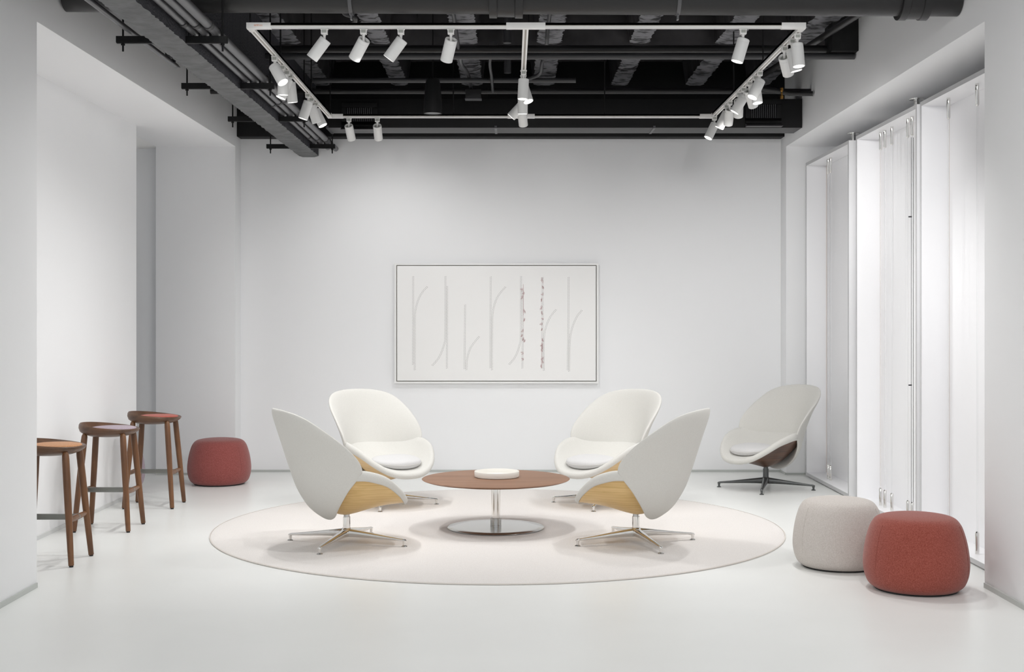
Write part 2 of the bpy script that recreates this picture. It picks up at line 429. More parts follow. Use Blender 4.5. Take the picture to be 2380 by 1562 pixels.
ORD = ['first', 'second', 'third', 'fourth', 'fifth', 'sixth', 'seventh', 'eighth', 'ninth', 'tenth', 'eleventh', 'twelfth']
def tilt(dx, dy):
    if dx < -.2: return 'aimed left'
    if dx > .2: return 'aimed right'
    return 'aimed straight down'
for i, (px, dx, dy) in enumerate(((754, -.77, .1), (845, -.68, .65), (932, -.75, .1), (1048, -.3, .65), (1727, -.3, 0))):
    head('near', X8(px), dx, dy, f'{ORD[i]} white spotlight from the left on the near track bar, {tilt(dx, dy)}')
for i, (py, dx, dy) in enumerate(((125, .58, -.35), (146, 0, .08), (158, -.38, -.1), (166, .1, .12), (212, -.33, .0), (222, .3, .2), (233, .5, -.1))):
    head('left', YY(py), dx, dy, f'{ORD[i]} white spotlight from the near end of the left track bar, {tilt(dx, dy)}')
for i, (px, dx, dy) in enumerate(((811, .14, .8), (877, .02, .9))):
    head('far', X12(px), dx, dy, f'{("left", "right")[i]} one of two small white spotlights under the far track bar')
for i, (py, dx, dy) in enumerate(((158, -.05, -.05), (170, .3, -.3), (196, 0, .1), (216, -.95, .1), (232, .12, .75))):
    head('mid', YY(py), dx, dy, f'{ORD[i]} white spotlight from the near end of the middle track bar, {tilt(dx, dy)}')
for i, (py, dx, dy) in enumerate(((72, .06, -.1), (84, .22, 0), (102, .5, .95), (160, -.5, -.2), (170, .1, -.15), (184, .45, .75), (198, -.6, .1), (209, .1, .8), (230, 0, .8), (238, -.5, .1), (266, -.5, -.15))):
    head('right', YY(py), dx, dy, f'{ORD[i]} white spotlight from the near end of the right track bar, {tilt(dx, dy)}')

# ================================================================ PIPES, CONDUITS, DUCT
dp = thing('drain_pipe', 'large black pipe crossing the ceiling at the top of the picture', 'pipe', (0, 8.43, 3.752))
mb = MB(); mb.tube([(-XW+.02, 0, .03), (XW-.005, 0, .0)], .12, 40); mb.build('pipe_body', M['pipe'], dp)
for x0, x1 in ((-.14, .08), (2.53, 2.72), (-2.55, -2.35)):
    mb = MB(); c0 = lambda x: (x, 0, .015-.0052*x)
    w = x1-x0
    mb.tube([c0(x0), c0(x0+.001), c0(x0+.05), c0(x0+.055), c0(x1-.055), c0(x1-.05), c0(x1-.001), c0(x1)], [.135, .147, .147, .139, .139, .147, .147, .135], 40)
    mb.build('coupling', M['pipe'], dp)
for x in (1.09, -1.04):
    mb = MB(); mb.tube([(x-.012, 0, .015), (x+.012, 0, .015)], .13, 36); mb.box(x-.012, x+.012, -.012, .012, .14, .75); mb.box(x-.006, x+.006, -.02, .02, -.145, -.115); mb.build('pipe_clamp', M['conduit'], dp)

def pipe(name, pts, r, m, label, cat='pipe', n=14, group=None):
    o = MB(); o.tube(pts, r, n); return tag(o.build(name, m), label, cat, group)
pipe('cross_pipe', [(-XW, 11.05, 3.965), (XW-.05, 11.05, 3.965)], .034, M['pipe'], 'upper black pipe of the pair crossing the ceiling behind the near track bar', n=20)
pipe('cross_pipe', [(-XW, 10.95, 3.885), (XW-.01, 10.95, 3.885)], .028, M['darkconduit'], 'lower black pipe of the pair crossing the ceiling behind the near track bar', n=20)
pipe('cross_pipe', [(-1.9, 12.3, 3.93), (.62, 12.3, 3.93)], .024, M['darkconduit'], 'short black pipe crossing the ceiling, ending near the middle track bar')
pipe('cross_pipe', [(-XW, 12.58, 3.875), (XW-.005, 12.58, 3.875)], .026, M['pipe'], 'long black pipe crossing just above the far duct, ending at right wall')
pipe('hose', [(2.35, 12.5, 3.90), (2.55, 12.5, 3.87), (2.7, 12.5, 3.84), (XW-.01, 12.45, 3.83)], .024, M['pipe'], 'short black hose beside the brass fitting at the right wall', 'hose')
pipe('valve', [(2.62, 12.48, 3.785), (2.62, 12.48, 3.815), (2.62, 12.48, 3.822), (2.62, 12.48, 3.855), (2.62, 12.48, 3.862), (2.62, 12.48, 3.89)], [.017, .017, .008, .008, .015, .015], M['brass'], 'small brass fitting on the hose near the right wall', 'fitting')
# bent drop conduits around the middle of the ceiling
def bend(name, pts, r, m, label, cat='conduit'): return pipe(name, cr(pts, 6), r, m, label, cat, 10)
bend('bent_conduit', [(-.47, 10.2, 4.14), (-.46, 10.5, 4.10), (-.44, 11.3, 3.92), (-.42, 11.9, 3.96), (-.40, 12.3, 3.97), (-.38, 12.5, 3.86)], .017, M['darkconduit'], 'grey bent conduit running past the joist left of the middle track bar')
bend('bent_conduit', [(.32, 10.2, 4.13), (.31, 10.8, 4.08), (.31, 11.4, 4.0), (.29, 11.9, 4.02), (.27, 12.2, 3.97), (.12, 12.3, 3.93)], .017, M['darkconduit'], 'grey bent conduit running past the joist right of the middle track bar')
bend('bent_conduit', [(-.11, 11.5, 4.05), (-.17, 11.6, 4.03), (-.19, 11.75, 3.98), (-.18, 12.1, 3.93), (-.175, 12.55, 3.87)], .014, M['darkconduit'], 'thin grey conduit dropping from the junction box on the ceiling')
bend('bent_conduit', [(-1.117, 8.62, 3.74), (-1.112, 8.64, 3.70), (-1.06, 8.66, 3.685), (-1.048, 8.70, 3.668), (-1.075, 8.75, 3.655), (-1.14, 8.78, 3.655), (-1.35, 8.80, 3.665)], .016, M['darkconduit'], 'grey elbow conduit hanging under the large pipe above the near bar')
pipe('drop_pipe', [(-.03, 11.2, 4.5), (-.03, 11.2, 4.05)], .036, M['darkconduit'], 'vertical black drop pipe between the joists near the middle bar')
pipe('drop_pipe', [(-.03, 12.2, 4.5), (-.03, 12.2, 3.98)], .034, M['darkconduit'], 'vertical black drop pipe behind the junction box')
pipe('wall_conduit', [(2.42, 13.2, 4.05), (2.83, 9.2, 4.05)], .028, M['pipe'], 'black conduit running back along the right wall under the ceiling', 'conduit')
jb = thing('junction_box', 'grey rectangular junction box on the ceiling left of the middle track bar', 'electrical box', (-.08, 11.5, 4.06))
mb = MB(); mb.box(-.11, -.04, -.05, .05, -.02, .06); mb.build('box_body', M['darkconduit'], jb, bevel=.003)
mb = MB(); mb.box(-.04, .09, -.03, .03, -.005, .03); mb.build('bracket', M['darkconduit'], jb, bevel=.002)
jb = thing('junction_box', 'dark square junction box below the bent conduit left of middle bar', 'electrical box', (-.36, 12.45, 3.82))
mb = MB(); mb.box(-.075, .075, -.05, .05, -.045, .045); mb.build('box_body', M['pipe'], jb, bevel=.004)
mb = MB(); mb.box(-.08, .08, -.055, .055, -.05, -.042); mb.build('cover', M['conduit'], jb)
sp = thing('pendant_speaker', 'black cylindrical pendant speaker hanging left of the middle track bar', 'speaker', (-.70, 11.6, 3.5))
mb = MB(); mb.lathe([(0, .012), (.076, .012), (.082, .0), (.083, .02), (.080, .12), (.068, .26), (.058, .31), (.0, .32)], 32); mb.build('speaker_body', M['duct'], sp)
mb = MB(); mb.lathe([(0, .006), (.077, .006), (.079, .011), (0, .012)], 32); mb.build('speaker_grille', M['conduit'], sp)
mb = MB(); mb.tube([(0, 0, .31), (0, 0, 1.0)], .006, 8); mb.build('suspension_rod', M['black'], sp)

# three conduits beside the plastered beam, single one on its left
for i, (x, r, w) in enumerate(((-2.035, .024, 'nearest to the plastered beam'), (-1.965, .027, 'in the middle of three beside the beam'), (-1.893, .029, 'farthest right of three beside the beam'))):
    t = thing('conduit', f'long grey conduit {w}', 'conduit', (x, 0, 3.497), 0, 'conduits beside the plastered beam')
    mb = MB(); mb.tube([(0, 3.0, 0), (0, YB-.02-.1*(2-i), 0)], r, 18); mb.build('conduit_run', M['conduit'], t)
    for y in (8.02+.03*i, 11.05-.12*i, 13.0+.1*i):
        mb = MB(); mb.tube([(0, y-.03, 0), (0, y-.028, 0), (0, y+.028, 0), (0, y+.03, 0)], [r+.001, r+.005, r+.005, r+.001], 18); mb.build('coupling', M['pipe'], t)
pipe('conduit', cr([(-2.44, 3.0, 3.50), (-2.44, 6.0, 3.50), (-2.44, 9.20, 3.50), (-2.44, 9.30, 3.505), (-2.44, 9.345, 3.56), (-2.44, 9.35, 3.9), (-2.44, 9.35, 4.5)], 5), .018, M['conduit'], 'single grey conduit left of the beam that bends up at its end', 'conduit')
for i, y in enumerate((6.65, 8.29, 9.93, 11.56, 13.38)):
    t = thing('strut_hanger', f'black slotted strut hanger under the conduits, {ORD[i]} from the camera', 'hanger', (0, y, 3.448), 0, 'strut hangers under the conduits')
    mb = MB(); mb.box(-2.53, -1.82, -.02, .02, -.020, .020); mb.box(-2.53, -1.82, -.013, .013, -.024, -.020); mb.build('strut', M['black'], t)
    for x in (-2.49, -1.85):
        mb = MB(); mb.tube([(x, 0, -.075), (x, 0, 1.1)], .0065, 8); mb.tube([(x, 0, -.036), (x, 0, -.022)], .013, 6); mb.build('threaded_rod', M['black'], t)
    for x in (-2.035, -1.965, -1.893):
        mb = MB(); mb.box(x-.004, x+.004, -.012, .012, .018, .03); mb.tube([(x-.033, 0, .02), (x-.033, 0, .05), (x-.026, 0, .072), (x, 0, .082), (x+.026, 0, .072), (x+.033, 0, .05), (x+.033, 0, .02)], .004, 6); mb.build('pipe_strap', M['pipe'], t)

# duct with grilles in front of the back beam
du = thing('air_duct', 'long flat black air duct with two grilles along the back ceiling', 'duct', (0, 12.94, 3.574))
mb = MB(); mb.prism([(0, 0), (.39, 0), (.39, .29), (0, .29)], 'x', -1.86, XW-.004)
mb.f.append((0, 1, 5, 4)); mb.m.append(1)
del mb.f[0]; del mb.m[0]
mb.build('duct_body', [M['duct'], M['ductgrey']], du, bevel=.003)
for x in (-1.86+.02, -.15, 1.44):
    mb = MB(); mb.box(x-.012, x+.012, -.006, .0, -.004, .02); mb.box(x-.012, x+.012, -.004, .39, -.006, .0); mb.build('duct_flange', M['conduit'], du)
def grille(px0, px1, py0, py1):
    k = 12.94/3000
    x0, x1 = (px0-1187)*k, (px1-1187)*k; z0, z1 = (743-py1)*k+CAM_H-3.574, (743-py0)*k+CAM_H-3.574
    mb = MB()
    for a in ((x0-.05, x1+.05, z0-.05, z0), (x0-.05, x1+.05, z1, z1+.05), (x0-.05, x0, z0, z1), (x1, x1+.05, z0, z1)): mb.box(a[0], a[1], -.022, 0, a[2], a[3])
    f = mb.build('grille', M['duct'], du, bevel=.004)
    mb = MB(); mb.prism([(-.1, z0-.09), (0, z0-.09), (0, z0-.055), (-.022, z0-.055)], 'x', x0-.05, x1+.05); mb.build('deflector', M['ductgrey'], f)
    n = 13
    for i in range(n):
        x = x0+(x1-x0)*(i+.5)/n; mb = MB(); mb.box(x-.0035, x+.0035, -.018, -.002, z0, z1); mb.build('grille_blade', M['gril'], f)
    for i in range(7):
        z = z0+(z1-z0)*(i+.5)/7; mb = MB(); mb.box(x0, x1, -.008, -.002, z-.002, z+.002); mb.build('grille_bar', M['duct'], f)
grille(806, 866, 251, 283); grille(1744, 1804, 243, 275)

# ================================================================ PIVOTING DISPLAY CASES (right)
XC = 3.11; DC = .21; ZCT = 3.30
ordc = ('farthest', 'middle', 'nearest')
for ci, (ya, yb, rods) in enumerate(((11.87, 13.60, ((12.99, 0), (12.89, 0))), (9.88, 11.62, ((11.15, 0), (11.02, 0), (10.82, 0), (10.38, 0), (10.27, 1))), (8.02, 9.80, ((9.42, 0), (8.84, 0))))):
    t = thing('display_case', f'{ordc[ci]} of three tall white pivoting display cases in the right recess', 'display case', (XC, (ya+yb)/2, 0), 0, 'white display cases in the right recess')
    h = (yb-ya)/2
    for s in (-1, 1):
        mb = MB(); y0 = s*h; y1 = s*(h-.03); mb.box(.0, DC, min(y0, y1), max(y0, y1), .012, ZCT); mb.build('side_panel', M['lacquer'], t, bevel=.002)
    mb = MB(); mb.box(.0, DC, -h+.03, h-.03, ZCT-.032, ZCT); mb.build('top_panel', M['lacquer'], t, bevel=.002)
    mb = MB(); mb.box(.0, DC, -h+.03, h-.03, .012, .045); mb.build('bottom_panel', M['lacquer'], t, bevel=.002)
    mb = MB(); mb.box(DC, DC+.06, -h, h, .012, ZCT); mb.build('back_panel', M['lacquer'], t, bevel=.002)
    for z0, z1 in ((ZCT-.032, ZCT), (.012, .045)):
        mb = MB(); mb.box(-.002, 0, -h, h, z0, z1); tag(mb.build('edge_strip', M['edgeshade'], t), 'front edge band, greyed in colour to look shaded')
    for y in (-h+.015, h-.015):
        mb = MB(); mb.box(-.002, 0, y-.015, y+.015, .045, ZCT-.032); mb.build('edge_strip', M['edgeshade'], t)
    mb = MB(); mb.box(DC-.004, DC, h-.035, h-.030, .045, ZCT-.03); tag(mb.build('corner_gap_shade', M['gapshade'], t), 'thin brownish strip coloured as the shadow gap in the inner corner')
    mb = MB(); mb.tube([(.27, 0, ZCT), (.27, 0, ZS-.004)], .022, 18); pv = mb.build('pivot', M['steel'], t)
    mb = MB(); mb.lathe([(0, ZS-.010), (.06, ZS-.010), (.062, ZS-.005), (.062, ZS), (0, ZS)], 28, (.27, 0, 0)); mb.build('pivot_plate', M['chrome'], pv)
    mb = MB(); mb.tube([(.27, 0, .0), (.27, 0, .012)], .04, 18); mb.build('floor_pivot', M['steel'], t)
    for yr, dark in rods:
        y = yr-(ya+yb)/2; x = .085
        mb = MB(); mb.tube([(x, y, .06), (x, y, 3.2)], .0042, 10); r = mb.build('hanging_rod', M['clear'], t)
        if dark:
            mb = MB(); mb.tube([(x-.009, y-.004, .18), (x-.009, y-.004, 3.1)], .0017, 6); mb.build('black_cord', M['cable'], r)
            mb = MB(); mb.tube([(x+.009, y+.004, .18), (x+.009, y+.004, 3.1)], .0017, 6); mb.build('black_cord', M['cable'], r)
            for z in (2.47, 1.13):
                mb = MB(); mb.box(x-.03, x-.004, y-.004, y+.004, z-.006, z+.004); mb.build('clip', M['cable'], r)
        for z0, z1 in ((.045, .20), (3.112, 3.268)):
            c0, c1 = (z0, z1) if z0 < 1 else (z1, z0); sg = 1 if c1 > c0 else -1
            mb = MB(); mb.tube([(x, y, c0), (x, y, c1-.012*sg), (x, y, c1-.004*sg), (x, y, c1)], [.0135, .0135, .009, .003], 18); mb.build('rod_holder', M['chrome'], r)

# ================================================================ FRAMED DRAWING
KB = 13.93/3000
fx = lambda px: (px-1187)*KB
fz = lambda py: CAM_H+(743-py)*KB
ar = thing('framed_drawing', 'large white framed drawing of dashed branching lines on the back wall', 'picture', (fx(1154), YB, fz(751.5)))
ox, oy, oz = ar.location
hw, hh = (fx(1391)-fx(917))/2, (fz(612)-fz(891))/2
mb = MB()
for a in ((-hw, hw, hh-.02, hh), (-hw, hw, -hh, -hh+.02), (-hw, -hw+.02, -hh+.02, hh-.02), (hw-.02, hw, -hh+.02, hh-.02)): mb.box(a[0], a[1], -.062, 0, a[2], a[3])
mb.build('frame', M['frame'], ar, smooth=False)
mb = MB(); mb.box(-hw+.012, hw-.012, -.02, -.004, -hh+.012, hh-.012); mb.build('backing', M['gap'], ar, smooth=False)
mb = MB(); mb.box(-hw+.028, hw-.028, -.056, -.018, -hh+.028, hh-.028); mb.build('canvas', M['paper'], ar, bevel=.002)
ZA = lambda zx, zy: (900+zx/4.88, 590+zy/4.88)
ZB = lambda zx, zy: (1150+zx/4.88, 590+zy/4.88)
def dashes(mb, pts, sep=2.6, per=3.5, rows=2):
    P2 = cr([(fx(p[0])-ox, fz(p[1])-oz, 0) for p in pts], 10)
    L = [0]
    for a, c in zip(P2, P2[1:]): L.append(L[-1]+(c-a).length)
    per *= KB; sep *= KB; n = int(L[-1]/per); j = 0
    for i in range(n):
        sl = i*per
        while j < len(L)-2 and L[j+1] < sl: j += 1
        t = (sl-L[j])/max(1e-9, L[j+1]-L[j]); c = P2[j].lerp(P2[j+1], t)
        tg = (P2[j+1]-P2[j]).normalized(); nr = Vector((tg.y, -tg.x, 0))
        for r in range(rows):
            q = c+nr*sep*(r-(rows-1)/2)+tg*(per*.25*r)
            a = q-tg*per*.28+nr*.0016; e = q+tg*per*.28-nr*.0016; w = nr*.0019
            bb = len(mb.v); y = -.0568
            mb.v += [(v.x, y, v.y) for v in (a-w, e-w, e+w, a+w)]+[(v.x, -.0558, v.y) for v in (a-w, e-w, e+w, a+w)]
            for f in ((0, 1, 2, 3), (7, 6, 5, 4), (0, 4, 5, 1), (1, 5, 6, 2), (2, 6, 7, 3), (3, 7, 4, 0)): mb.face(tuple(bb+k for k in f))
def motif(*lines):
    mb = MB()
    for l in lines: dashes(mb, l)
    return tag(mb.build('stitched_motif', M['ink'], ar, smooth=False), kind='stuff')
motif([ZA(295, 258), ZA(294, 760), ZA(292, 1275)], [ZA(312, 1315), ZA(313, 900), ZA(316, 680), ZA(350, 530), ZA(400, 435), ZA(465, 362)])
motif([ZA(661, 258), ZA(660, 900), ZA(645, 1030), ZA(590, 1170), ZA(505, 1275)], [ZA(680, 370), ZA(679, 900), ZA(677, 1315)])
motif([ZA(883, 580), ZA(880, 1000), ZA(878, 1315)], [ZA(897, 1315), ZA(905, 1200), ZA(950, 1060), ZA(1055, 922)])
motif([ZA(1175, 262), ZA(1172, 800), ZA(1170, 1315)], [ZA(1189, 1315), ZA(1190, 900), ZA(1196, 680), ZA(1225, 550), ZB(50, 460), ZB(130, 365)])
motif([ZB(298, 258), ZB(296, 900), ZB(280, 1040), ZB(230, 1170), ZB(145, 1275)], [ZB(318, 420), ZB(318, 900), ZB(313, 1310)])
motif([ZB(543, 268), ZB(541, 800), ZB(537, 1320)], [ZB(557, 1320), ZB(556, 1000), ZB(575, 850), ZB(630, 715), ZB(712, 612)])
motif([ZB(836, 268), ZB(834, 800), ZB(828, 1330)], [ZB(842, 1330), ZB(850, 1000), ZB(875, 850), ZB(930, 715), ZB(1005, 620)])
def knots(lst):
    mb = MB()
    for zx, zy, s in lst:
        p = []
        a0 = random.uniform(0, 6)
        for i in range(16):
            a = a0+i*.62; r = s*(.45+.4*math.sin(i*1.3+a0))
            q = ZB(zx+r*math.cos(a), zy+r*math.sin(a)*1.3+(i-8)*s*.09)
            p.append((fx(q[0])-ox, -.058, fz(q[1])-oz))
        mb.tube(cr(p, 2), .0013, 5)
    return mb
def thread(pts, mb): mb.tube([(fx(q[0])-ox, -.0575, fz(q[1])-oz) for q in (ZB(*p) for p in pts)], .0014, 5)
mb = knots([(303, 405, 18), (323, 450, 16), (307, 497, 18), (335, 650, 20), (332, 752, 16), (312, 875, 18), (305, 930, 14), (320, 970, 16), (335, 990, 14), (310, 1125, 18), (315, 1195, 14)])
thread([(323, 345), (324, 700)], mb); tag(mb.build('red_thread', M['redink'], ar), 'tangled dull red thread over the fifth motif', kind='stuff')
mb = knots([(538, 300, 24), (545, 380, 16), (538, 460, 16), (530, 525, 16), (525, 615, 20), (535, 672, 16), (540, 738, 14), (525, 798, 18), (532, 860, 12), (543, 978, 16), (530, 1035, 20), (540, 1065, 18), (532, 1095, 14), (538, 1190, 18), (542, 1225, 16), (527, 1275, 14)])
thread([(532, 1020), (530, 1290)], mb); tag(mb.build('red_thread', M['redink'], ar), 'tangled dull red thread over the sixth motif', kind='stuff')

# ================================================================ RUG, TABLE, TRAY
RZ = .012
rg = thing('round_rug', 'large round off-white wool rug under the chairs and the coffee table', 'rug', (-.10, 10.25, 0))
mb = MB(); mb.lathe([(0, 0), (2.225, 0), (2.225, .008), (2.215, RZ-.001), (2.18, RZ), (0, RZ)], 160); mb.build('pile', M['rug'], rg)
mb = MB(); mb.lathe([(2.226, .0), (2.234, .002), (2.234, .008), (2.226, .011)], 160, closed=True); tag(mb.build('bound_edge', M['rugedge'], rg), 'darker bound edge')
tb = thing('coffee_table', 'round walnut coffee table on a polished steel pedestal', 'table', (-.117, 10.15, RZ))
mb = MB(); mb.lathe([(0, .365), (.50, .367), (.545, .374), (.575, .384), (.581, .3885), (.575, .392), (.560, .3945), (0, .395)], 128); mb.build('tabletop', M['tablewood'], tb, ang=60)
mb = MB(); mb.tube([(0, 0, .02), (0, 0, .366)], .034, 40); mb.build('column', M['chrome'], tb)
mb = MB(); mb.lathe([(.034, .016), (.044, .016), (.044, .024), (.0425, .025), (.0425, .072), (.044, .073), (.044, .080), (.042, .082), (.034, .082)], 40); mb.build('collar', M['steel'], tb)
mb = MB(); mb.lathe([(0, .004), (.376, .004), (.380, .0065), (.378, .010), (.30, .0135), (.08, .018), (0, .0185)], 128); mb.build('base_plate', M['steel'], tb, ang=60)
mb = MB(); mb.lathe([(0, 0), (.36, 0), (.36, .004), (0, .004)], 64); mb.build('base_pad', M['underside'], tb)
tr = MB(); tr.lathe([(0, 0), (.166, 0), (.174, .004), (.177, .012), (.177, .044), (.1755, .047), (.173, .047), (.1715, .044), (.1705, .014), (.166, .009), (0, .008)], 96, )
tag(tr.build('round_tray', M['ceramic'], loc=(-.11, 10.20, RZ+.395)), 'shallow cream round tray lying on the walnut coffee table', 'tray')

# ================================================================ LOUNGE CHAIRS
SPINE = [(.185, -.13), (.21, -.165), (.284, -.25), (.36, -.305), (.445, -.352), (.56, -.395), (.70, -.44), (.85, -.485), (1.0, -.53), (1.05, -.545)]
CURV = [(.18, 2.6), (.37, 2.25), (.56, 2.35), (.72, 1.9), (.876, 1.2), (1.0, .8), (1.05, .7)]
def bx(y, z): return smooth_tab(SPINE, z)+smooth_tab(CURV, z)*y*y
half = [(0, 1.003), (.15, .996), (.27, .972), (.35, .925), (.395, .845), (.412, .75), (.414, .65), (.402, .570), (.388, .538), (.35, .46), (.29, .365), (.21, .275), (.115, .210), (0, .187)]
OUT = closed_cr([(y, z, 0) for y, z in half]+[(-y, z, 0) for y, z in half[-2:0:-1]], 5)
SEAT_H = [(-.372, 0, .540), (-.325, .15, .549), (-.198, .282, .563), (-.062, .364, .571), (.035, .388, .565), (.170, .366, .518), (.290, .298, .430), (.368, .205, .360), (.408, .105, .326), (.418, 0, .318)]
SOUT = closed_cr([(x, y, z) for x, y, z in SEAT_H]+[(x, -y, z) for x, y, z in SEAT_H[-2:0:-1]], 6)
def back_mesh():
    mb = MB(); cz = .60; T = .046
    def nrm(y, z):
        e = 1e-3; dy = (bx(y+e, z)-bx(y-e, z))/(2*e); dz = (bx(y, z+e)-bx(y, z-e))/(2*e)
        return Vector((1, -dy, -dz)).normalized()
    R = 18; outer = []; inner = []
    for i in range(R+1):
        rho = math.sin(PI/2*i/R) if i else .002
        ro, ri = [], []
        th = T*math.sqrt(max(0, 1-rho**10))
        for p in OUT:
            y = p.x*rho; z = cz+(p.y-cz)*rho
            o = Vector((bx(y, z), y, z)); n = nrm(y, z)
            ro.append(o-n*(th*.5)); ri.append(o+n*(th*.5))
        outer.append(ro); inner.append(ri)
    mb.grid(outer+inner[::-1][1:])
    return mb
def bowl(rho, p, c, g): return Vector((c[0]+(p.x-c[0])*rho, p.y*rho, c[2]+(p.z-c[2])*(rho**g)))
def rimh(p): return .037 if p.x < .1 else .037-.010*(p.x-.1)/.32
def seat_mesh():
    mb = MB(); c = (.10, 0, .352); rows = []
    R = 14
    for i in range(R+1):
        rho = (i/R)**.8 if i else .002
        rows.append([bowl(rho, p, c, 2.9) for p in SOUT])
    cen = Vector((.05, 0, 0))
    n = len(SOUT)
    outs = []
    for k, p in enumerate(SOUT):
        t = SOUT[(k+1) % n]-SOUT[k-1]; o = Vector((-t.y, t.x, 0))
        if o.dot(Vector((p.x-cen.x, p.y, 0))) < 0: o = -o
        outs.append(o.normalized())
    h = [rimh(p) for p in SOUT]
    for a in (20, 45, 70, 90, 115, 140, 165, 180):
        r = math.radians(a)
        rows.append([Vector((p.x, p.y, p.z))+outs[k]*((.004+.02*min(1, max(0, (p.x+.10)/.12)))*math.sin(r))+Vector((0, 0, -h[k]+h[k]*math.cos(r))) for k, p in enumerate(SOUT)])
    for i in range(R, -1, -1):
        rho = (i/R)**.8*.97 if i else .002
        rows.append([bowl(rho, p, c, 2.9)+Vector((0, 0, -.02)) for p in SOUT])
    mb.grid(rows)
    return mb
def wood_mesh():
    mb = MB(); rows = []; R = 14
    zb = lambda x: .184+(x+.1)*(.296-.184)/.5
    for dz in (0, .016):
        rr = []
        for i in range(R+1):
            rho = (i/R)**.8 if i else .002
            row = []
            for p in SOUT:
                x = .03+(p.x*.985-.03)*rho; y = p.y*.985*rho
                zr = max(p.z-2*rimh(p)+.006, zb(x)+.004)
                row.append(Vector((x, y, zb(x)+(zr-zb(x))*rho**1.6+dz)))
            rr.append(row)
        rows += rr if dz == 0 else rr[::-1]
    mb.grid(rows)
    return mb
def pad_mesh():
    mb = MB(); rows = []; prof = []
    for i in range(13):
        a = -PI/2+PI*i/12
        prof.append((max(.002, math.copysign(abs(math.cos(a))**.35, 1)) if abs(math.cos(a)) > 1e-6 else .002, .044*math.copysign(abs(math.sin(a))**.8, math.sin(a))))
    n = 64
    for r, z in prof:
        row = []
        for k in range(n):
            a = 2*PI*k/n; cx = math.copysign(abs(math.cos(a))**.82, math.cos(a)); sy = math.copysign(abs(math.sin(a))**.82, math.sin(a))
            x = .195+.172*r*cx; y = .222*r*sy*(1-.10*cx)
            row.append((x, y, .394+z*(1-.25*(r*abs(sy))**2)+.15*y*y-.10*(x-.195)))
        rows.append(row)
    mb.grid(rows); return mb
def arm_mesh():
    mb = MB(); rows = []
    for x, zt, zbm, w in ((.0, .112, .050, .034), (.04, .110, .050, .034), (.09, .103, .051, .029), (.2, .087, .049, .022), (.33, .069, .043, .017), (.42, .058, .040, .0135), (.445, .056, .038, .0135), (.462, .052, .036, .0125), (.468, .045, .037, .010)):
        row = []
        for k in range(14):
            a = 2*PI*k/14; ca, sa = math.cos(a), math.sin(a)
            row.append((x, w*math.copysign(abs(ca)**.7, ca), (zt+zbm)/2+(zt-zbm)/2*math.copysign(abs(sa)**.7, sa)))
        rows.append(row)
    mb.grid(rows); mb.face(tuple(range(len(mb.v)-14, len(mb.v))))
    mb.tube([(.452, 0, .046), (.454, 0, .03), (.454, 0, .010)], [.0125, .0115, .0095], 14)
    return mb
def chair(x, y, z, head_deg, base_deg, label, woodm, metal, metal2):
    t = thing('lounge_chair', label, 'chair', (x, y, z), math.radians(head_deg), 'white upholstered swivel lounge chairs')
    back_mesh().build('back_shell', M['foam'], t, ang=80)
    seat_mesh().build('seat_shell', M['foam'], t, ang=80)
    wood_mesh().build('plywood_shell', woodm, t, ang=60)
    p = pad_mesh().build('seat_cushion', M['padfab'], t, ang=80)
    mb = MB(); ring = []
    for k in range(49):
        a = 2*PI*k/48; cx = math.copysign(abs(math.cos(a))**.82, math.cos(a)); sy = math.copysign(abs(math.sin(a))**.82, math.sin(a))
        yy = .2225*sy*(1-.10*cx); xx = .195+.1725*cx
        ring.append((xx, yy, .394+.15*yy*yy-.10*(xx-.195)))
    mb.tube(ring, .0022, 6, cap=False); mb.build('cushion_seam', M['foam'], p)
    mb = MB(); mb.tube([(0, 0, .08), (0, 0, .196)], .0275, 28); mb.build('column', metal, t)
    mb = MB(); mb.tube([(0, 0, .192), (0, 0, .245)], .0225, 24); mb.build('column_neck', metal2, t)
    mb = MB(); mb.lathe([(0, .052), (.03, .052), (.042, .060), (.046, .080), (.042, .100), (.034, .108), (.030, .116), (0, .116)], 32); mb.build('hub', metal, t)
    am = None
    for k in range(4):
        a = math.radians(base_deg-head_deg+90*k)
        if am is None:
            o = arm_mesh().build('base_arm', metal, t, ang=50); am = o
            g = MB(); g.lathe([(0, 0), (.021, 0), (.022, .004), (.012, .010), (0, .011)], 20, (.454, 0, 0)); gm = g.build('glide', metal2, o)
        else:
            o = am.copy(); C.objects.link(o); o.parent = t
            g2 = gm.copy(); C.objects.link(g2); g2.parent = o
        o.rotation_euler = (0, 0, a)
    return t
oakc, ch = M['oak'], M['chrome']
chair(-1.201, 9.445, RZ, 26, -17, 'white lounge chair with oak shell front left of the table, seen from behind', oakc, ch, M['steel'])
chair(.918, 9.465, RZ, 153, 17, 'white lounge chair with oak shell front right of the table, seen from behind', oakc, ch, M['steel'])
chair(-1.112, 11.45, RZ, -52, 0, 'white lounge chair with oak shell back left of the table, facing it', oakc, ch, M['steel'])
chair(.824, 11.45, RZ, -133, -15, 'white lounge chair with oak shell back right of the table, facing it', oakc, ch, M['steel'])
chair(2.49, 12.60, 0, 213, -16, 'white lounge chair with walnut shell and dark base by the display cases', M['walnut'], M['darkmetal'], M['darkmetal'])

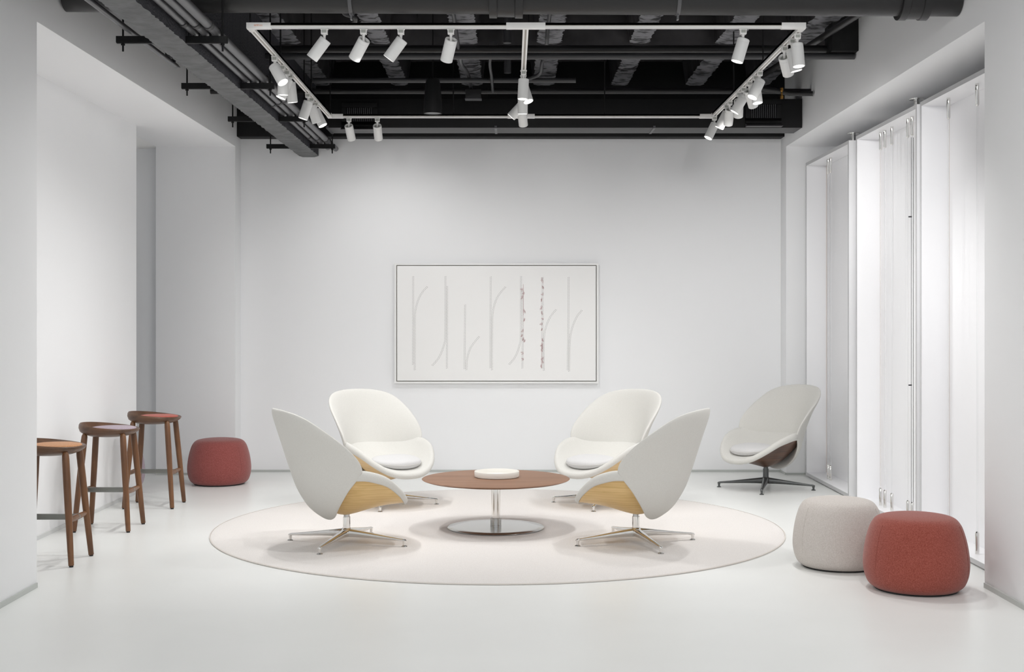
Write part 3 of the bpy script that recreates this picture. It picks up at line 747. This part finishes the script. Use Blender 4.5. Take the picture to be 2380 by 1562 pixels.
# ================================================================ POUFS
def pouf(x, y, fab, label, s=1.0, rz=0):
    t = thing('pouf', label, 'pouf', (x, y, 0), rz, 'round upholstered poufs')
    prof = cr([(.255, .012, 0), (.287, .040, 0), (.308, .095, 0), (.315, .16, 0), (.309, .235, 0), (.295, .31, 0), (.275, .375, 0), (.258, .408, 0), (.236, .432, 0), (.20, .447, 0), (.12, .458, 0), (.002, .462, 0)], 4)
    mb = MB(); mb.lathe([(0.002, .012)]+[(p.x*s, p.y) for p in prof], 96)
    mb.build('pouf_cover', fab, t, ang=80)
    mb = MB()
    rows = cr([(.309, .10, 0), (.3155, .16, 0), (.3095, .235, 0), (.2955, .31, 0), (.2755, .375, 0), (.262, .405, 0)], 4)
    for a in (math.radians(205), math.radians(325), math.radians(85)):
        mb2 = MB(); mb2.tube([(p.x*s*math.cos(a), p.x*s*math.sin(a), p.y) for p in rows], .0018, 6); mb2.build('side_seam', fab, t)
    mb = MB(); mb.lathe([(0, 0), (.245*s, 0), (.25*s, .006), (.25*s, .0125), (0, .0125)], 64); mb.build('pouf_base', M['underside'], t)
    return t
pouf(-2.93, 12.98, M['pinkfab'], 'dusty red pouf beside the left recess, behind the bar stools')
pouf(2.195, 8.64, M['whitefab'], 'oatmeal white pouf standing behind the red one on the right', .957)
pouf(2.486, 7.92, M['redfab'], 'brick red pouf in the right foreground', 1.0)
pouf(-3.90, 12.62, M['lavfab'], 'lavender pouf mostly hidden behind the panel wall and stool legs')

# ================================================================ BAR STOOLS
def stool(x, y, pad, label):
    t = thing('bar_stool', label, 'stool', (x, y, 0), 0, 'walnut bar stools along the left wall')
    n = 72; RS = .232
    lip = lambda a: max(0, .5-.5*math.cos(a))**1.3       # a = angle, lip highest at -x side (a=pi)
    rows = []
    def ring(r, zf): rows.append([(r*math.cos(2*PI*k/n), r*math.sin(2*PI*k/n), zf(2*PI*k/n)) for k in range(n)])
    ring(.002, lambda a: .728); ring(.10, lambda a: .729); ring(.15, lambda a: .735); ring(.195, lambda a: .750)
    ring(.222, lambda a: .768+.004*lip(a)); ring(RS, lambda a: .783+.018*lip(a)); ring(RS-.002, lambda a: .790+.035*lip(a)); ring(RS-.009, lambda a: .792+.045*lip(a))
    ring(RS-.016, lambda a: .791+.042*lip(a)); ring(.185, lambda a: .786+.010*lip(a)); ring(.14, lambda a: .784); ring(.002, lambda a: .783)
    mb = MB(); mb.grid(rows); mb.build('seat', M['seatwood'], t, ang=60)
    mb = MB(); rows = []
    for r, z in ((.002, .782), (.93, .783), (.99, .787), (1.0, .792), (.97, .798), (.8, .804), (.4, .807), (.002, .808)):
        row = []
        for k in range(n):
            a = 2*PI*k/n
            row.append((.028+.178*r*math.cos(a), .195*r*math.sin(a), z))
        rows.append(row)
    mb.grid(rows); mb.build('seat_pad', pad, t, ang=70)
    for sx in (-1, 1):
        for sy in (-1, 1):
            top = Vector((sx*.148, sy*.138, .762)); bot = Vector((sx*.210, sy*.205, .010))
            mb = MB(); pts = [top.lerp(bot, k) for k in (0, .012, .032, .07, .25, .45, .65, .85, 1.0)]
            mb.tube(pts, [.012, .0185, .0228, .0243, .0248, .0240, .0225, .0205, .0185], 18)
            lg = mb.build('leg', M['stoolwood'], t)
            mb = MB(); mb.tube([bot+Vector((0, 0, -.010)), bot+Vector((0, 0, .002))], .014, 14); mb.build('leg_glide', M['underside'], lg)
    zs = .305
    for sx in (-1, 1):
        xx = sx*.182
        mb = MB(); mb.tube([(xx, -.165, zs), (xx, -.15, zs), (xx, -.05, zs), (xx, .05, zs), (xx, .15, zs), (xx, .165, zs)], [.014, .0165, .020, .020, .0165, .014], 16); st = mb.build('stretcher', M['stoolwood'], t)
        mb = MB(); mb.tube([(xx, -.009, zs), (xx, .009, zs)], .0206, 16); tag(mb.build('metal_band', M['footbar'], st), 'thin grey metal band')
    mb = MB(); mb.box(-.178, .178, -.011, .011, zs-.019, zs+.019); mb.box(-.178, .178, -.0125, .0125, zs-.003, zs+.001); tag(mb.build('foot_bar', M['footbar'], t, bevel=.002), 'grey metal footrest bar')
    return t
stool(-3.14, 8.81, M['orangefab'], 'walnut bar stool with orange seat pad, nearest and cut by the left wall')
stool(-3.175, 10.21, M['lavfab'], 'walnut bar stool with lavender seat pad, middle of the three')
stool(-3.16, 11.45, M['redpad'], 'walnut bar stool with red seat pad, farthest of the three')
